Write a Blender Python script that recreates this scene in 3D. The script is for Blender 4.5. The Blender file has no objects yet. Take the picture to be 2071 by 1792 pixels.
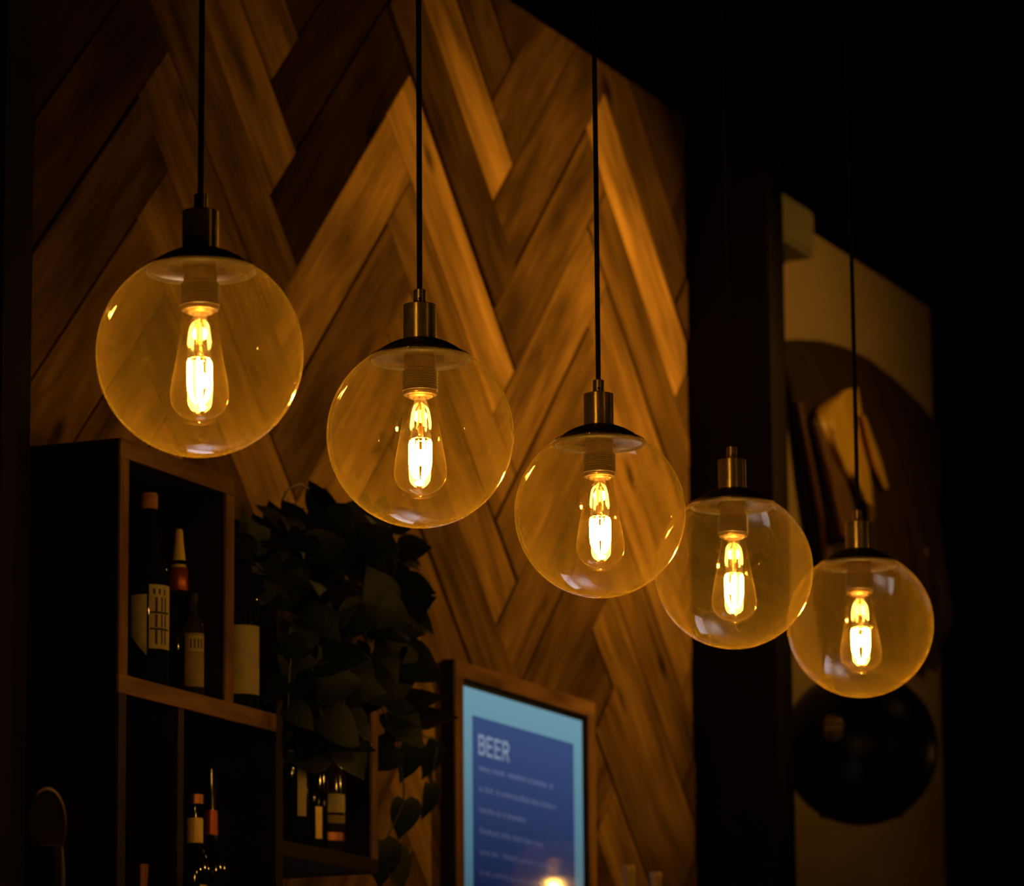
import bpy, bmesh, math, random
from mathutils import Vector, Matrix

R = random.Random(11)
scene = bpy.context.scene
COL = scene.collection

# ------------------------------------------------------------------ camera
W, H, F = 2071.0, 1792.0, 8729.677
CAM = Vector((-3.9691, -3.0903, 1.3354))
yaw, pit, rol = math.radians(66.3557), math.radians(11.1656), math.radians(-0.4818)
fw = Vector((math.sin(yaw) * math.cos(pit), math.cos(yaw) * math.cos(pit), math.sin(pit)))
r0 = Vector((math.cos(yaw), -math.sin(yaw), 0))
u0 = r0.cross(fw)
rt = math.cos(rol) * r0 + math.sin(rol) * u0
up = -math.sin(rol) * r0 + math.cos(rol) * u0
cd = bpy.data.cameras.new('camera')
cam = bpy.data.objects.new('camera', cd)
COL.objects.link(cam)
M4 = Matrix.Identity(4)
for i in range(3):
    M4[i][0], M4[i][1], M4[i][2], M4[i][3] = rt[i], up[i], -fw[i], CAM[i]
cam.matrix_world = M4
cd.sensor_fit = 'HORIZONTAL'
cd.sensor_width = 36.0
cd.lens = 36.0 * F / W
cd.clip_start, cd.clip_end = 0.05, 60
cd.dof.use_dof = True
cd.dof.focus_distance = 5.25
cd.dof.aperture_fstop = 9.0
scene.camera = cam

# ------------------------------------------------------------------ world, exposure
world = bpy.data.worlds.new('world')
scene.world = world
world.use_nodes = True
bg = world.node_tree.nodes['Background']
bg.inputs['Color'].default_value = (0.55, 0.65, 1.0, 1)
bg.inputs['Strength'].default_value = 0.0006
vs = scene.view_settings
vs.view_transform = 'Standard'
vs.look = 'None'
vs.exposure = 0.0
vs.gamma = 1.0
vs.use_curve_mapping = False
scene.cycles.transparent_max_bounces = 24
scene.cycles.max_bounces = 7
scene.cycles.diffuse_bounces = 3
scene.cycles.glossy_bounces = 4
FILAMENT = 95.0         # radiance of the filament strands
BULB_W = 1.9            # light of each bulb, watts
WARM = (1.0, 0.51, 0.085)


def at(px, py, Y):
    """world point on the vertical plane y = Y that the photograph's pixel looks at"""
    d = fw + rt * ((px - W / 2) / F) + up * ((H / 2 - py) / F)
    return CAM + d * ((Y - CAM.y) / d.y)


# ------------------------------------------------------------------ materials
def new_mat(name):
    m = bpy.data.materials.new(name)
    m.use_nodes = True
    nt = m.node_tree
    nt.nodes.clear()
    out = nt.nodes.new('ShaderNodeOutputMaterial')
    return m, nt, out


def N(nt, t, **kw):
    n = nt.nodes.new(t)
    for k, v in kw.items():
        if k in n.inputs:
            n.inputs[k].default_value = v
        else:
            setattr(n, k, v)
    return n


def principled(name, col, rough=0.5, metal=0.0, noise=0.0, scale=20.0, bump=0.0, stretch=(1, 1, 1), spec=0.5, coat=0.0):
    m, nt, out = new_mat(name)
    b = N(nt, 'ShaderNodeBsdfPrincipled')
    b.inputs['Base Color'].default_value = (*col, 1)
    b.inputs['Roughness'].default_value = rough
    b.inputs['Metallic'].default_value = metal
    b.inputs['Specular IOR Level'].default_value = spec
    b.inputs['Coat Weight'].default_value = coat
    nt.links.new(b.outputs[0], out.inputs[0])
    if noise or bump:
        tc = N(nt, 'ShaderNodeTexCoord')
        mp = N(nt, 'ShaderNodeMapping')
        mp.inputs['Scale'].default_value = stretch
        nz = N(nt, 'ShaderNodeTexNoise')
        nz.inputs['Scale'].default_value = scale
        nz.inputs['Detail'].default_value = 5
        nt.links.new(tc.outputs['Object'], mp.inputs[0])
        nt.links.new(mp.outputs[0], nz.inputs['Vector'])
        if noise:
            mx = N(nt, 'ShaderNodeMix', data_type='RGBA')
            mx.inputs[6].default_value = (*[c * (1 - noise) for c in col], 1)
            mx.inputs[7].default_value = (*[min(1, c * (1 + noise)) for c in col], 1)
            nt.links.new(nz.outputs['Fac'], mx.inputs[0])
            nt.links.new(mx.outputs[2], b.inputs['Base Color'])
        if bump:
            bp = N(nt, 'ShaderNodeBump')
            bp.inputs['Strength'].default_value = bump
            bp.inputs['Distance'].default_value = 0.002
            nt.links.new(nz.outputs['Fac'], bp.inputs['Height'])
            nt.links.new(bp.outputs[0], b.inputs['Normal'])
    return m


def wood_mat(name, dark, light, use_tone=True, scale=1.0):
    """planks: colour from the object's own tone (object colour), grain along local x, knots"""
    m, nt, out = new_mat(name)
    b = N(nt, 'ShaderNodeBsdfPrincipled')
    b.inputs['Roughness'].default_value = 0.75
    b.inputs['Specular IOR Level'].default_value = 0.0
    tc = N(nt, 'ShaderNodeTexCoord')
    oi = N(nt, 'ShaderNodeObjectInfo')
    addv = N(nt, 'ShaderNodeVectorMath', operation='ADD')
    cmb = N(nt, 'ShaderNodeCombineXYZ')
    ml = N(nt, 'ShaderNodeMath', operation='MULTIPLY')
    ml.inputs[1].default_value = 37.0
    nt.links.new(oi.outputs['Random'], ml.inputs[0])
    nt.links.new(ml.outputs[0], cmb.inputs[0])
    nt.links.new(ml.outputs[0], cmb.inputs[2])
    nt.links.new(tc.outputs['Object'], addv.inputs[0])
    nt.links.new(cmb.outputs[0], addv.inputs[1])
    mp = N(nt, 'ShaderNodeMapping')
    mp.inputs['Scale'].default_value = (3.0 * scale, 34.0 * scale, 34.0 * scale)
    nt.links.new(addv.outputs[0], mp.inputs[0])
    g = N(nt, 'ShaderNodeTexNoise')
    g.inputs['Scale'].default_value = 1.6
    g.inputs['Detail'].default_value = 6
    g.inputs['Distortion'].default_value = 0.6
    nt.links.new(mp.outputs[0], g.inputs['Vector'])
    mp2 = N(nt, 'ShaderNodeMapping')
    mp2.inputs['Scale'].default_value = (2.2 * scale, 9.0 * scale, 9.0 * scale)
    nt.links.new(addv.outputs[0], mp2.inputs[0])
    bl = N(nt, 'ShaderNodeTexNoise')
    bl.inputs['Scale'].default_value = 1.7
    bl.inputs['Detail'].default_value = 3
    nt.links.new(mp2.outputs[0], bl.inputs['Vector'])
    # knots
    vo = N(nt, 'ShaderNodeTexVoronoi')
    vo.inputs['Scale'].default_value = 1.0
    mp3 = N(nt, 'ShaderNodeMapping')
    mp3.inputs['Scale'].default_value = (3.6, 7.5, 1.0)
    nt.links.new(addv.outputs[0], mp3.inputs[0])
    nt.links.new(mp3.outputs[0], vo.inputs['Vector'])
    kr = N(nt, 'ShaderNodeMapRange')
    kr.inputs[1].default_value = 0.05
    kr.inputs[2].default_value = 0.16
    kr.inputs[3].default_value = 0.15
    kr.inputs[4].default_value = 1.0
    nt.links.new(vo.outputs['Distance'], kr.inputs[0])
    mx = N(nt, 'ShaderNodeMix', data_type='RGBA')
    mx.inputs[6].default_value = (*dark, 1)
    mx.inputs[7].default_value = (*light, 1)
    if use_tone:
        sep = N(nt, 'ShaderNodeSeparateColor')
        nt.links.new(oi.outputs['Color'], sep.inputs[0])
        nt.links.new(sep.outputs[0], mx.inputs[0])
    else:
        mx.inputs[0].default_value = 0.5
    # brightness variation along the grain
    r1 = N(nt, 'ShaderNodeMapRange')
    r1.inputs[1].default_value, r1.inputs[2].default_value = 0.3, 0.7
    r1.inputs[3].default_value, r1.inputs[4].default_value = 0.72, 1.22
    nt.links.new(g.outputs['Fac'], r1.inputs[0])
    r2 = N(nt, 'ShaderNodeMapRange')
    r2.inputs[1].default_value, r2.inputs[2].default_value = 0.28, 0.72
    r2.inputs[3].default_value, r2.inputs[4].default_value = 0.40, 1.45
    nt.links.new(bl.outputs['Fac'], r2.inputs[0])
    m1 = N(nt, 'ShaderNodeMath', operation='MULTIPLY')
    nt.links.new(r1.outputs[0], m1.inputs[0])
    nt.links.new(r2.outputs[0], m1.inputs[1])
    m2 = N(nt, 'ShaderNodeMath', operation='MULTIPLY')
    nt.links.new(m1.outputs[0], m2.inputs[0])
    nt.links.new(kr.outputs[0], m2.inputs[1])
    sc = N(nt, 'ShaderNodeVectorMath', operation='SCALE')
    nt.links.new(mx.outputs[2], sc.inputs[0])
    nt.links.new(m2.outputs[0], sc.inputs['Scale'])
    nt.links.new(sc.outputs[0], b.inputs['Base Color'])
    bp = N(nt, 'ShaderNodeBump')
    bp.inputs['Strength'].default_value = 0.35
    bp.inputs['Distance'].default_value = 0.002
    nt.links.new(g.outputs['Fac'], bp.inputs['Height'])
    nt.links.new(bp.outputs[0], b.inputs['Normal'])
    nt.links.new(b.outputs[0], out.inputs[0])
    return m


def thin_glass(name, tint, haze=0.004, hazecol=(1, 0.8, 0.4), rough=0.0, refl=1.0, grime=0.0):
    """a thin-walled pane: Schlick reflection of both faces over clear transmission, plus a dust film"""
    m, nt, out = new_mat(name)
    geo = N(nt, 'ShaderNodeNewGeometry')
    dot = N(nt, 'ShaderNodeVectorMath', operation='DOT_PRODUCT')
    nt.links.new(geo.outputs['Normal'], dot.inputs[0])
    nt.links.new(geo.outputs['Incoming'], dot.inputs[1])
    ab = N(nt, 'ShaderNodeMath', operation='ABSOLUTE')
    nt.links.new(dot.outputs['Value'], ab.inputs[0])
    om = N(nt, 'ShaderNodeMath', operation='SUBTRACT')
    om.inputs[0].default_value = 1.0
    nt.links.new(ab.outputs[0], om.inputs[1])
    pw = N(nt, 'ShaderNodeMath', operation='POWER')
    pw.inputs[1].default_value = 5.0
    nt.links.new(om.outputs[0], pw.inputs[0])
    ma = N(nt, 'ShaderNodeMath', operation='MULTIPLY_ADD')
    ma.inputs[1].default_value = 0.92 * refl
    ma.inputs[2].default_value = 0.08 * refl
    nt.links.new(pw.outputs[0], ma.inputs[0])
    tr = N(nt, 'ShaderNodeBsdfTransparent')
    tr.inputs[0].default_value = (*tint, 1)
    gl = N(nt, 'ShaderNodeBsdfGlossy')
    gl.inputs['Color'].default_value = (1, 1, 1, 1)
    gl.inputs['Roughness'].default_value = rough
    mx = N(nt, 'ShaderNodeMixShader')
    nt.links.new(ma.outputs[0], mx.inputs[0])
    nt.links.new(tr.outputs[0], mx.inputs[1])
    nt.links.new(gl.outputs[0], mx.inputs[2])
    last = mx
    if haze > 0:
        df = N(nt, 'ShaderNodeBsdfDiffuse')
        df.inputs['Color'].default_value = (*hazecol, 1)
        tl = N(nt, 'ShaderNodeBsdfTranslucent')
        tl.inputs['Color'].default_value = (*hazecol, 1)
        hm = N(nt, 'ShaderNodeMixShader')
        hm.inputs[0].default_value = 0.5
        nt.links.new(df.outputs[0], hm.inputs[1])
        nt.links.new(tl.outputs[0], hm.inputs[2])
        fm = N(nt, 'ShaderNodeMixShader')
        ad = N(nt, 'ShaderNodeMath', operation='ADD')
        ad.inputs[1].default_value = 0.10
        nt.links.new(ab.outputs[0], ad.inputs[0])
        dv = N(nt, 'ShaderNodeMath', operation='DIVIDE')
        dv.inputs[0].default_value = haze
        nt.links.new(ad.outputs[0], dv.inputs[1])
        nt.links.new(dv.outputs[0], fm.inputs[0])
        nt.links.new(mx.outputs[0], fm.inputs[1])
        nt.links.new(hm.outputs[0], fm.inputs[2])
        last = fm
    nt.links.new(last.outputs[0], out.inputs[0])
    return m


def emit_mat(name, col, strength):
    m, nt, out = new_mat(name)
    e = N(nt, 'ShaderNodeEmission')
    e.inputs[0].default_value = (*col, 1)
    e.inputs[1].default_value = strength
    nt.links.new(e.outputs[0], out.inputs[0])
    return m


def screen_mat(name, top, bottom, strength):
    """lit display: the shown picture fades from top to bottom (local z, -0.5..0.5 of the screen)"""
    m, nt, out = new_mat(name)
    b = N(nt, 'ShaderNodeBsdfPrincipled')
    b.inputs['Base Color'].default_value = (0.004, 0.004, 0.006, 1)
    b.inputs['Roughness'].default_value = 0.035
    tc = N(nt, 'ShaderNodeTexCoord')
    sp = N(nt, 'ShaderNodeSeparateXYZ')
    nt.links.new(tc.outputs['Object'], sp.inputs[0])
    mr = N(nt, 'ShaderNodeMapRange')
    mr.inputs[1].default_value, mr.inputs[2].default_value = -0.02, -0.34
    nt.links.new(sp.outputs['Z'], mr.inputs[0])
    mx = N(nt, 'ShaderNodeMix', data_type='RGBA')
    mx.inputs[6].default_value = (*top, 1)
    mx.inputs[7].default_value = (*bottom, 1)
    nt.links.new(mr.outputs[0], mx.inputs[0])
    nt.links.new(mx.outputs[2], b.inputs['Emission Color'])
    b.inputs['Emission Strength'].default_value = strength
    nt.links.new(b.outputs[0], out.inputs[0])
    return m


MT = {}
MT['plank'] = wood_mat('plank wood', (0.020, 0.008, 0.0025), (0.60, 0.325, 0.075))
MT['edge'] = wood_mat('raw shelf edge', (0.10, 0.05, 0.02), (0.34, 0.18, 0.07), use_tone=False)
MT['frame'] = wood_mat('menu frame wood', (0.16, 0.08, 0.03), (0.34, 0.17, 0.065), use_tone=False)
MT['board'] = principled('dark stained board', (0.010, 0.006, 0.004), 0.6, noise=0.4, scale=6, stretch=(2, 30, 30), spec=0.2)
MT['backing'] = principled('dark wall backing', (0.006, 0.004, 0.003), 0.9, noise=0.3, spec=0.1)
MT['black'] = principled('black ceiling paint', (0.003, 0.0025, 0.002), 0.95, noise=0.3, scale=8, spec=0.0)
MT['post'] = principled('dark brown paint', (0.009, 0.005, 0.003), 0.8, noise=0.35, scale=9, stretch=(8, 8, 1), spec=0.2)
MT['cream'] = principled('pale wall paint', (0.42, 0.29, 0.13), 0.85, noise=0.12, scale=5, bump=0.2)
MT['floor'] = principled('dark floor', (0.03, 0.02, 0.014), 0.6, noise=0.4, scale=4)
MT['bar'] = principled('dark bar top', (0.02, 0.012, 0.008), 0.4, noise=0.4, scale=3, stretch=(1, 12, 12))
MT['brass'] = principled('brushed brass', (0.78, 0.55, 0.24), 0.20, 1.0, noise=0.15, scale=60, bump=0.08, stretch=(1, 1, 0.04))
MT['brass_pol'] = MT['brass']
m, nt, out = new_mat('brushed brass turned')
b_ = N(nt, 'ShaderNodeBsdfPrincipled')
b_.inputs['Base Color'].default_value = (0.95, 0.69, 0.32, 1)
b_.inputs['Metallic'].default_value = 0.85
b_.inputs['Roughness'].default_value = 0.36
b_.inputs['Anisotropic'].default_value = 0.92
b_.inputs['Anisotropic Rotation'].default_value = 0.25
tg = N(nt, 'ShaderNodeTangent', direction_type='RADIAL', axis='Z')
nt.links.new(tg.outputs[0], b_.inputs['Tangent'])
nt.links.new(b_.outputs[0], out.inputs[0])
MT['brass'] = m
MT['liner'] = principled('dark cap liner', (0.34, 0.22, 0.10), 0.16, 0.9, noise=0.15, scale=40)
MT['edge2'] = principled('dark stained shelf edge', (0.022, 0.010, 0.004), 0.6, noise=0.5, scale=8, stretch=(2, 30, 30), spec=0.2)  # darker copy of the edge wood; the dimmer light is in its colour
MT['steel'] = principled('pale splashback', (0.7, 0.7, 0.72), 0.5)  # surface added to reflect bluish light into the globes
MT['led'] = emit_mat('cool led strip', (0.80, 0.86, 1.0), 1000.0)  # unseen strip, added for the bluish globe reflections
MT['spotglow'] = emit_mat('spot lens', WARM, 20.0)  # glowing lens of the added spotlights
MT['cap'] = principled('black textured cap', (0.020, 0.013, 0.009), 0.55, noise=0.5, scale=90, bump=0.5, spec=0.3)
MT['cord'] = principled('black braided cord', (0.006, 0.005, 0.005), 0.9, bump=0.4, scale=300)
MT['holder'] = principled('brown lamp holder', (0.10, 0.05, 0.02), 0.5, 0.0, noise=0.4, scale=70, bump=0.3)
MT['screwring'] = principled('holder lip', (0.75, 0.5, 0.2), 0.3, 1.0)
MT['globe'] = thin_glass('clear globe glass', (0.985, 0.965, 0.91), haze=0.0240, hazecol=(1.0, 0.62, 0.11), refl=1.35)
MT['rim'] = thin_glass('globe rim glass', (0.93, 0.88, 0.78), haze=0.012, hazecol=(1.0, 0.75, 0.4), refl=1.6)
MT['bulb'] = thin_glass('bulb glass', (0.985, 0.96, 0.90), haze=0.0032, hazecol=(1.0, 0.62, 0.14))
MT['stem'] = thin_glass('bulb stem glass', (0.95, 0.85, 0.6), haze=0.010, hazecol=(1.0, 0.6, 0.12), refl=1.5)
MT['wire'] = principled('support wire', (0.8, 0.6, 0.3), 0.25, 1.0)
MT['filament'] = emit_mat('glowing filament', WARM, FILAMENT)
MT['glassdark'] = principled('dark bottle glass', (0.006, 0.007, 0.004), 0.06, 0.0, spec=0.7)
MT['glassgreen'] = principled('dark green bottle glass', (0.006, 0.012, 0.006), 0.06, 0.0, spec=0.7)
MT['glassclear'] = principled('smoky bottle glass', (0.028, 0.024, 0.014), 0.08, 0.0, spec=0.7)
MT['label'] = principled('cream paper label', (0.42, 0.33, 0.17), 0.8, noise=0.2, scale=40)
MT['label2'] = principled('tan paper label', (0.25, 0.17, 0.08), 0.8, noise=0.3, scale=40)
MT['ink'] = principled('dark label ink', (0.03, 0.02, 0.012), 0.8)
MT['cork'] = principled('cork stopper', (0.40, 0.16, 0.06), 0.8, noise=0.3, scale=120)
MT['gold'] = principled('gold foil', (0.95, 0.62, 0.20), 0.35, 0.15)
MT['redfoil'] = principled('red foil band', (0.40, 0.08, 0.02), 0.35, 0.5)
MT['copper'] = principled('copper cap', (0.5, 0.2, 0.09), 0.35, 1.0)
MT['leaf'] = principled('dark green leaf', (0.006, 0.011, 0.003), 0.5, noise=0.4, scale=25, spec=0.25)
MT['vine'] = principled('green vine', (0.06, 0.065, 0.02), 0.5)
MT['pot'] = principled('dark clay pot', (0.018, 0.013, 0.010), 0.7, noise=0.3)
MT['bezel'] = principled('black bezel', (0.004, 0.004, 0.004), 0.5, spec=0.2)
MT['scr_border'] = screen_mat('pale blue screen border', (0.135, 0.285, 0.355), (0.050, 0.125, 0.175), 1.0)
MT['scr_page'] = screen_mat('navy screen page', (0.038, 0.070, 0.190), (0.006, 0.012, 0.050), 1.0)
MT['scr_text'] = screen_mat('screen lettering', (0.22, 0.28, 0.38), (0.045, 0.060, 0.110), 1.0)
MT['scr_line'] = screen_mat('screen text rows', (0.13, 0.15, 0.30), (0.028, 0.030, 0.060), 1.0)
for k_ in ('scr_text', 'scr_line', 'filament', 'spotglow'):
    MT[k_].cycles.emission_sampling = 'NONE'
MT['cloth'] = principled('brown satin cloth', (0.045, 0.024, 0.010), 0.5, noise=0.25, scale=12, spec=0.3)  # dark tone stands in for the arched shadow on the wall
MT['cloth2'] = principled('tan satin fold', (0.19, 0.095, 0.026), 0.5, noise=0.25, scale=12, spec=0.3)  # lighter copy of the cloth, lit tone put into its colour
MT['lining'] = principled('gold satin lining', (0.85, 0.50, 0.06), 0.4, noise=0.15, scale=12)  # bright streaks of light on the wall, put into the colour
MT['ball'] = principled('black enamel', (0.0035, 0.003, 0.003), 0.35, spec=0.25)
MT['casing'] = principled('olive plastic casing', (0.17, 0.145, 0.075), 0.7, noise=0.15, scale=15)
MT['grille'] = principled('dark grille', (0.03, 0.025, 0.018), 0.7)
MT['chrome'] = principled('dull tap metal', (0.30, 0.24, 0.16), 0.35, 1.0)
MT['taphandle'] = principled('dark tap handle', (0.09, 0.045, 0.028), 0.5, noise=0.3)
MT['tapbadge'] = principled('brown tap badge', (0.70, 0.45, 0.26), 0.5, noise=0.3, scale=60)


# ------------------------------------------------------------------ helpers
def mesh_obj(name, mesh, mat, parent=None, loc=(0, 0, 0), rot=None):
    """loc in world for top-level things; for parts loc is in the parent's own frame"""
    o = bpy.data.objects.new(name, mesh)
    COL.objects.link(o)
    o.location = loc
    if rot is not None:
        o.rotation_euler = rot
    if mat is not None and len(mesh.materials) == 0:
        mesh.materials.append(mat)
    if parent is not None:
        o.parent = parent
    return o


def thing(name, label, cat, loc=(0, 0, 0), group=None, rotz=0.0):
    o = bpy.data.objects.new(name, None)
    COL.objects.link(o)
    o.empty_display_size = 0.05
    o.location = loc
    o.rotation_euler = (0, 0, rotz)
    o['label'] = label
    o['category'] = cat
    if group:
        o['group'] = group
    return o


def tag(o, label, cat, group=None):
    o['label'] = label
    o['category'] = cat
    if group:
        o['group'] = group
    return o


def bm_mesh(bm, name, smooth=False, sharp=40):
    bmesh.ops.recalc_face_normals(bm, faces=bm.faces)
    me = bpy.data.meshes.new(name)
    bm.to_mesh(me)
    bm.free()
    if smooth:
        me.polygons.foreach_set('use_smooth', [True] * len(me.polygons))
        try:
            me.set_sharp_from_angle(angle=math.radians(sharp))
        except Exception:
            pass
    me.update()
    return me


def box_mesh(name, sx, sy, sz, bevel=0.0):
    bm = bmesh.new()
    bmesh.ops.create_cube(bm, size=1.0)
    for v in bm.verts:
        v.co.x *= sx
        v.co.y *= sy
        v.co.z *= sz
    if bevel:
        bmesh.ops.bevel(bm, geom=list(bm.edges), offset=bevel, segments=2, affect='EDGES', profile=0.6)
    return bm_mesh(bm, name)


def box(name, x0, x1, y0, y1, z0, z1, mat, parent=None, bevel=0.0, origin=(0, 0, 0)):
    me = box_mesh(name, x1 - x0, y1 - y0, z1 - z0, bevel)
    o = Vector(origin)
    c = Vector(((x0 + x1) / 2, (y0 + y1) / 2, (z0 + z1) / 2))
    return mesh_obj(name, me, mat, parent, c - o)


def structure(name, x0, x1, y0, y1, z0, z1, mat):
    o = box(name, x0, x1, y0, y1, z0, z1, mat)
    o['kind'] = 'structure'
    return o


def lathe_mesh(name, prof, seg=48, smooth=True, sharp=35, closed=False):
    """prof: list of (radius, z); radius 0 makes a pole"""
    bm = bmesh.new()
    rings = []
    for (r, z) in prof:
        if r <= 1e-7:
            rings.append([bm.verts.new((0, 0, z))])
        else:
            rings.append([bm.verts.new((r * math.cos(2 * math.pi * i / seg), r * math.sin(2 * math.pi * i / seg), z)) for i in range(seg)])
    prs = list(zip(rings[:-1], rings[1:]))
    if closed:
        prs.append((rings[-1], rings[0]))
    for a, b in prs:
        for i in range(seg):
            j = (i + 1) % seg
            if len(a) == 1 and len(b) == 1:
                continue
            if len(a) == 1:
                bm.faces.new((a[0], b[i], b[j]))
            elif len(b) == 1:
                bm.faces.new((a[i], a[j], b[0]))
            else:
                bm.faces.new((a[i], a[j], b[j], b[i]))
    return bm_mesh(bm, name, smooth, sharp)


def tube_mesh(name, pts, rad, seg=8, cap=True):
    """round tube along a polyline; rad a number or one per point"""
    pts = [Vector(p) for p in pts]
    rads = rad if isinstance(rad, (list, tuple)) else [rad] * len(pts)
    bm = bmesh.new()
    rings = []
    nrm = None
    for i, p in enumerate(pts):
        t = (pts[min(i + 1, len(pts) - 1)] - pts[max(i - 1, 0)]).normalized()
        if nrm is None:
            nrm = t.orthogonal().normalized()
        nrm = (nrm - t * nrm.dot(t)).normalized()
        b = t.cross(nrm)
        rings.append([bm.verts.new(p + (nrm * math.cos(2 * math.pi * k / seg) + b * math.sin(2 * math.pi * k / seg)) * rads[i]) for k in range(seg)])
    for a, b in zip(rings[:-1], rings[1:]):
        for k in range(seg):
            bm.faces.new((a[k], a[(k + 1) % seg], b[(k + 1) % seg], b[k]))
    if cap:
        bm.faces.new(rings[0][::-1])
        bm.faces.new(rings[-1])
    return bm_mesh(bm, name, True, 50)


def spline(pts, n=6):
    """Catmull-Rom through pts"""
    P = [Vector(p) for p in pts]
    out = []
    for i in range(len(P) - 1):
        p0, p1, p2, p3 = P[max(i - 1, 0)], P[i], P[i + 1], P[min(i + 2, len(P) - 1)]
        for k in range(n):
            t = k / n
            out.append(0.5 * ((2 * p1) + (-p0 + p2) * t + (2 * p0 - 5 * p1 + 4 * p2 - p3) * t * t + (-p0 + 3 * p1 - 3 * p2 + p3) * t ** 3))
    out.append(P[-1])
    return out


# ------------------------------------------------------------------ setting
CEIL = 3.694
structure('floor', -7, 10, -7, 4, -0.1, 0.0, MT['floor'])
structure('ceiling', -7, 10, -7, 4, CEIL, CEIL + 0.1, MT['black'])
wall = structure('wall_back', -7, 3.97, 0.012, 0.15, 0, CEIL, MT['backing'])
structure('wall_partition', 3.97, 4.06, -0.18, 0.25, 0, CEIL, MT['post'])
structure('wall_far', 4.06, 5.868, 0.098, 0.25, 0, CEIL, MT['cream'])
structure('wall_right', 9.0, 9.2, -7, 4, 0, CEIL, MT['black'])
structure('wall_beyond', 5.0, 9.0, 3.0, 3.2, 0, CEIL, MT['black'])
structure('wall_front', -7, 9.0, -6.2, -6.0, 0, CEIL, MT['black'])
structure('wall_left', -6.2, -6.0, -6.0, 0.012, 0, CEIL, MT['black'])
structure('trim_1', 1.00, 1.078, -0.16, 0.012, 0, CEIL, MT['post'])

# herringbone planks: each a child of the back wall
PW, PL = 0.195 / math.sqrt(2), 0.897 / math.sqrt(2)
XO, ZO = 3.102, 2.992 - math.sqrt(2) * PW
TONE = {('V', 0, 0): 0.92, ('V', 1, 0): 0.17, ('V', 2, 0): 0.80, ('V', 3, 0): 0.18, ('V', -1, 0): 0.50, ('V', -2, 0): 0.40,
        ('V', 0, -1): 0.40, ('V', 1, -1): 0.72, ('V', 2, -1): 0.70, ('V', -1, -1): 0.40, ('V', -2, -1): 0.60, ('V', 3, -1): 0.35,
        ('H', 0, -1): 0.78, ('H', 1, -1): 0.05, ('H', 2, -1): 0.06, ('H', 3, -1): 0.10, ('H', -1, -1): 0.36, ('H', -2, -1): 0.55,
        ('H', 0, 0): 0.46, ('H', 1, 0): 0.21, ('H', 2, 0): 0.17, ('H', 3, 0): 0.19, ('H', 4, 0): 0.15, ('H', -1, 0): 0.33, ('H', -2, 0): 0.24,
        ('V', 1, 1): 0.80, ('V', 0, 1): 0.27, ('V', 2, 1): 0.22, ('V', -1, 1): 0.44, ('V', -2, 1): 0.62, ('V', -3, 1): 0.30, ('V', -4, 1): 0.45, ('V', -5, 1): 0.3,
        ('H', 0, -2): 0.10, ('H', 1, -2): 0.06, ('H', 2, -2): 0.07, ('H', 3, -2): 0.05, ('V', 1, -2): 0.14, ('V', 2, -2): 0.10, ('V', 3, -2): 0.12, ('V', 0, -2): 0.22, ('H', -1, -2): 0.20, ('H', -2, -2): 0.42}  # upper-left planks: shade put into their tones


def clip(poly, n, d):
    """keep points with n.p <= d"""
    out = []
    for i, a in enumerate(poly):
        b = poly[(i + 1) % len(poly)]
        da, db = n[0] * a[0] + n[1] * a[1] - d, n[0] * b[0] + n[1] * b[1] - d
        if da <= 0:
            out.append(a)
        if (da < 0 < db) or (db < 0 < da):
            t = da / (da - db)
            out.append((a[0] + (b[0] - a[0]) * t, a[1] + (b[1] - a[1]) * t))
    return out


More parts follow.
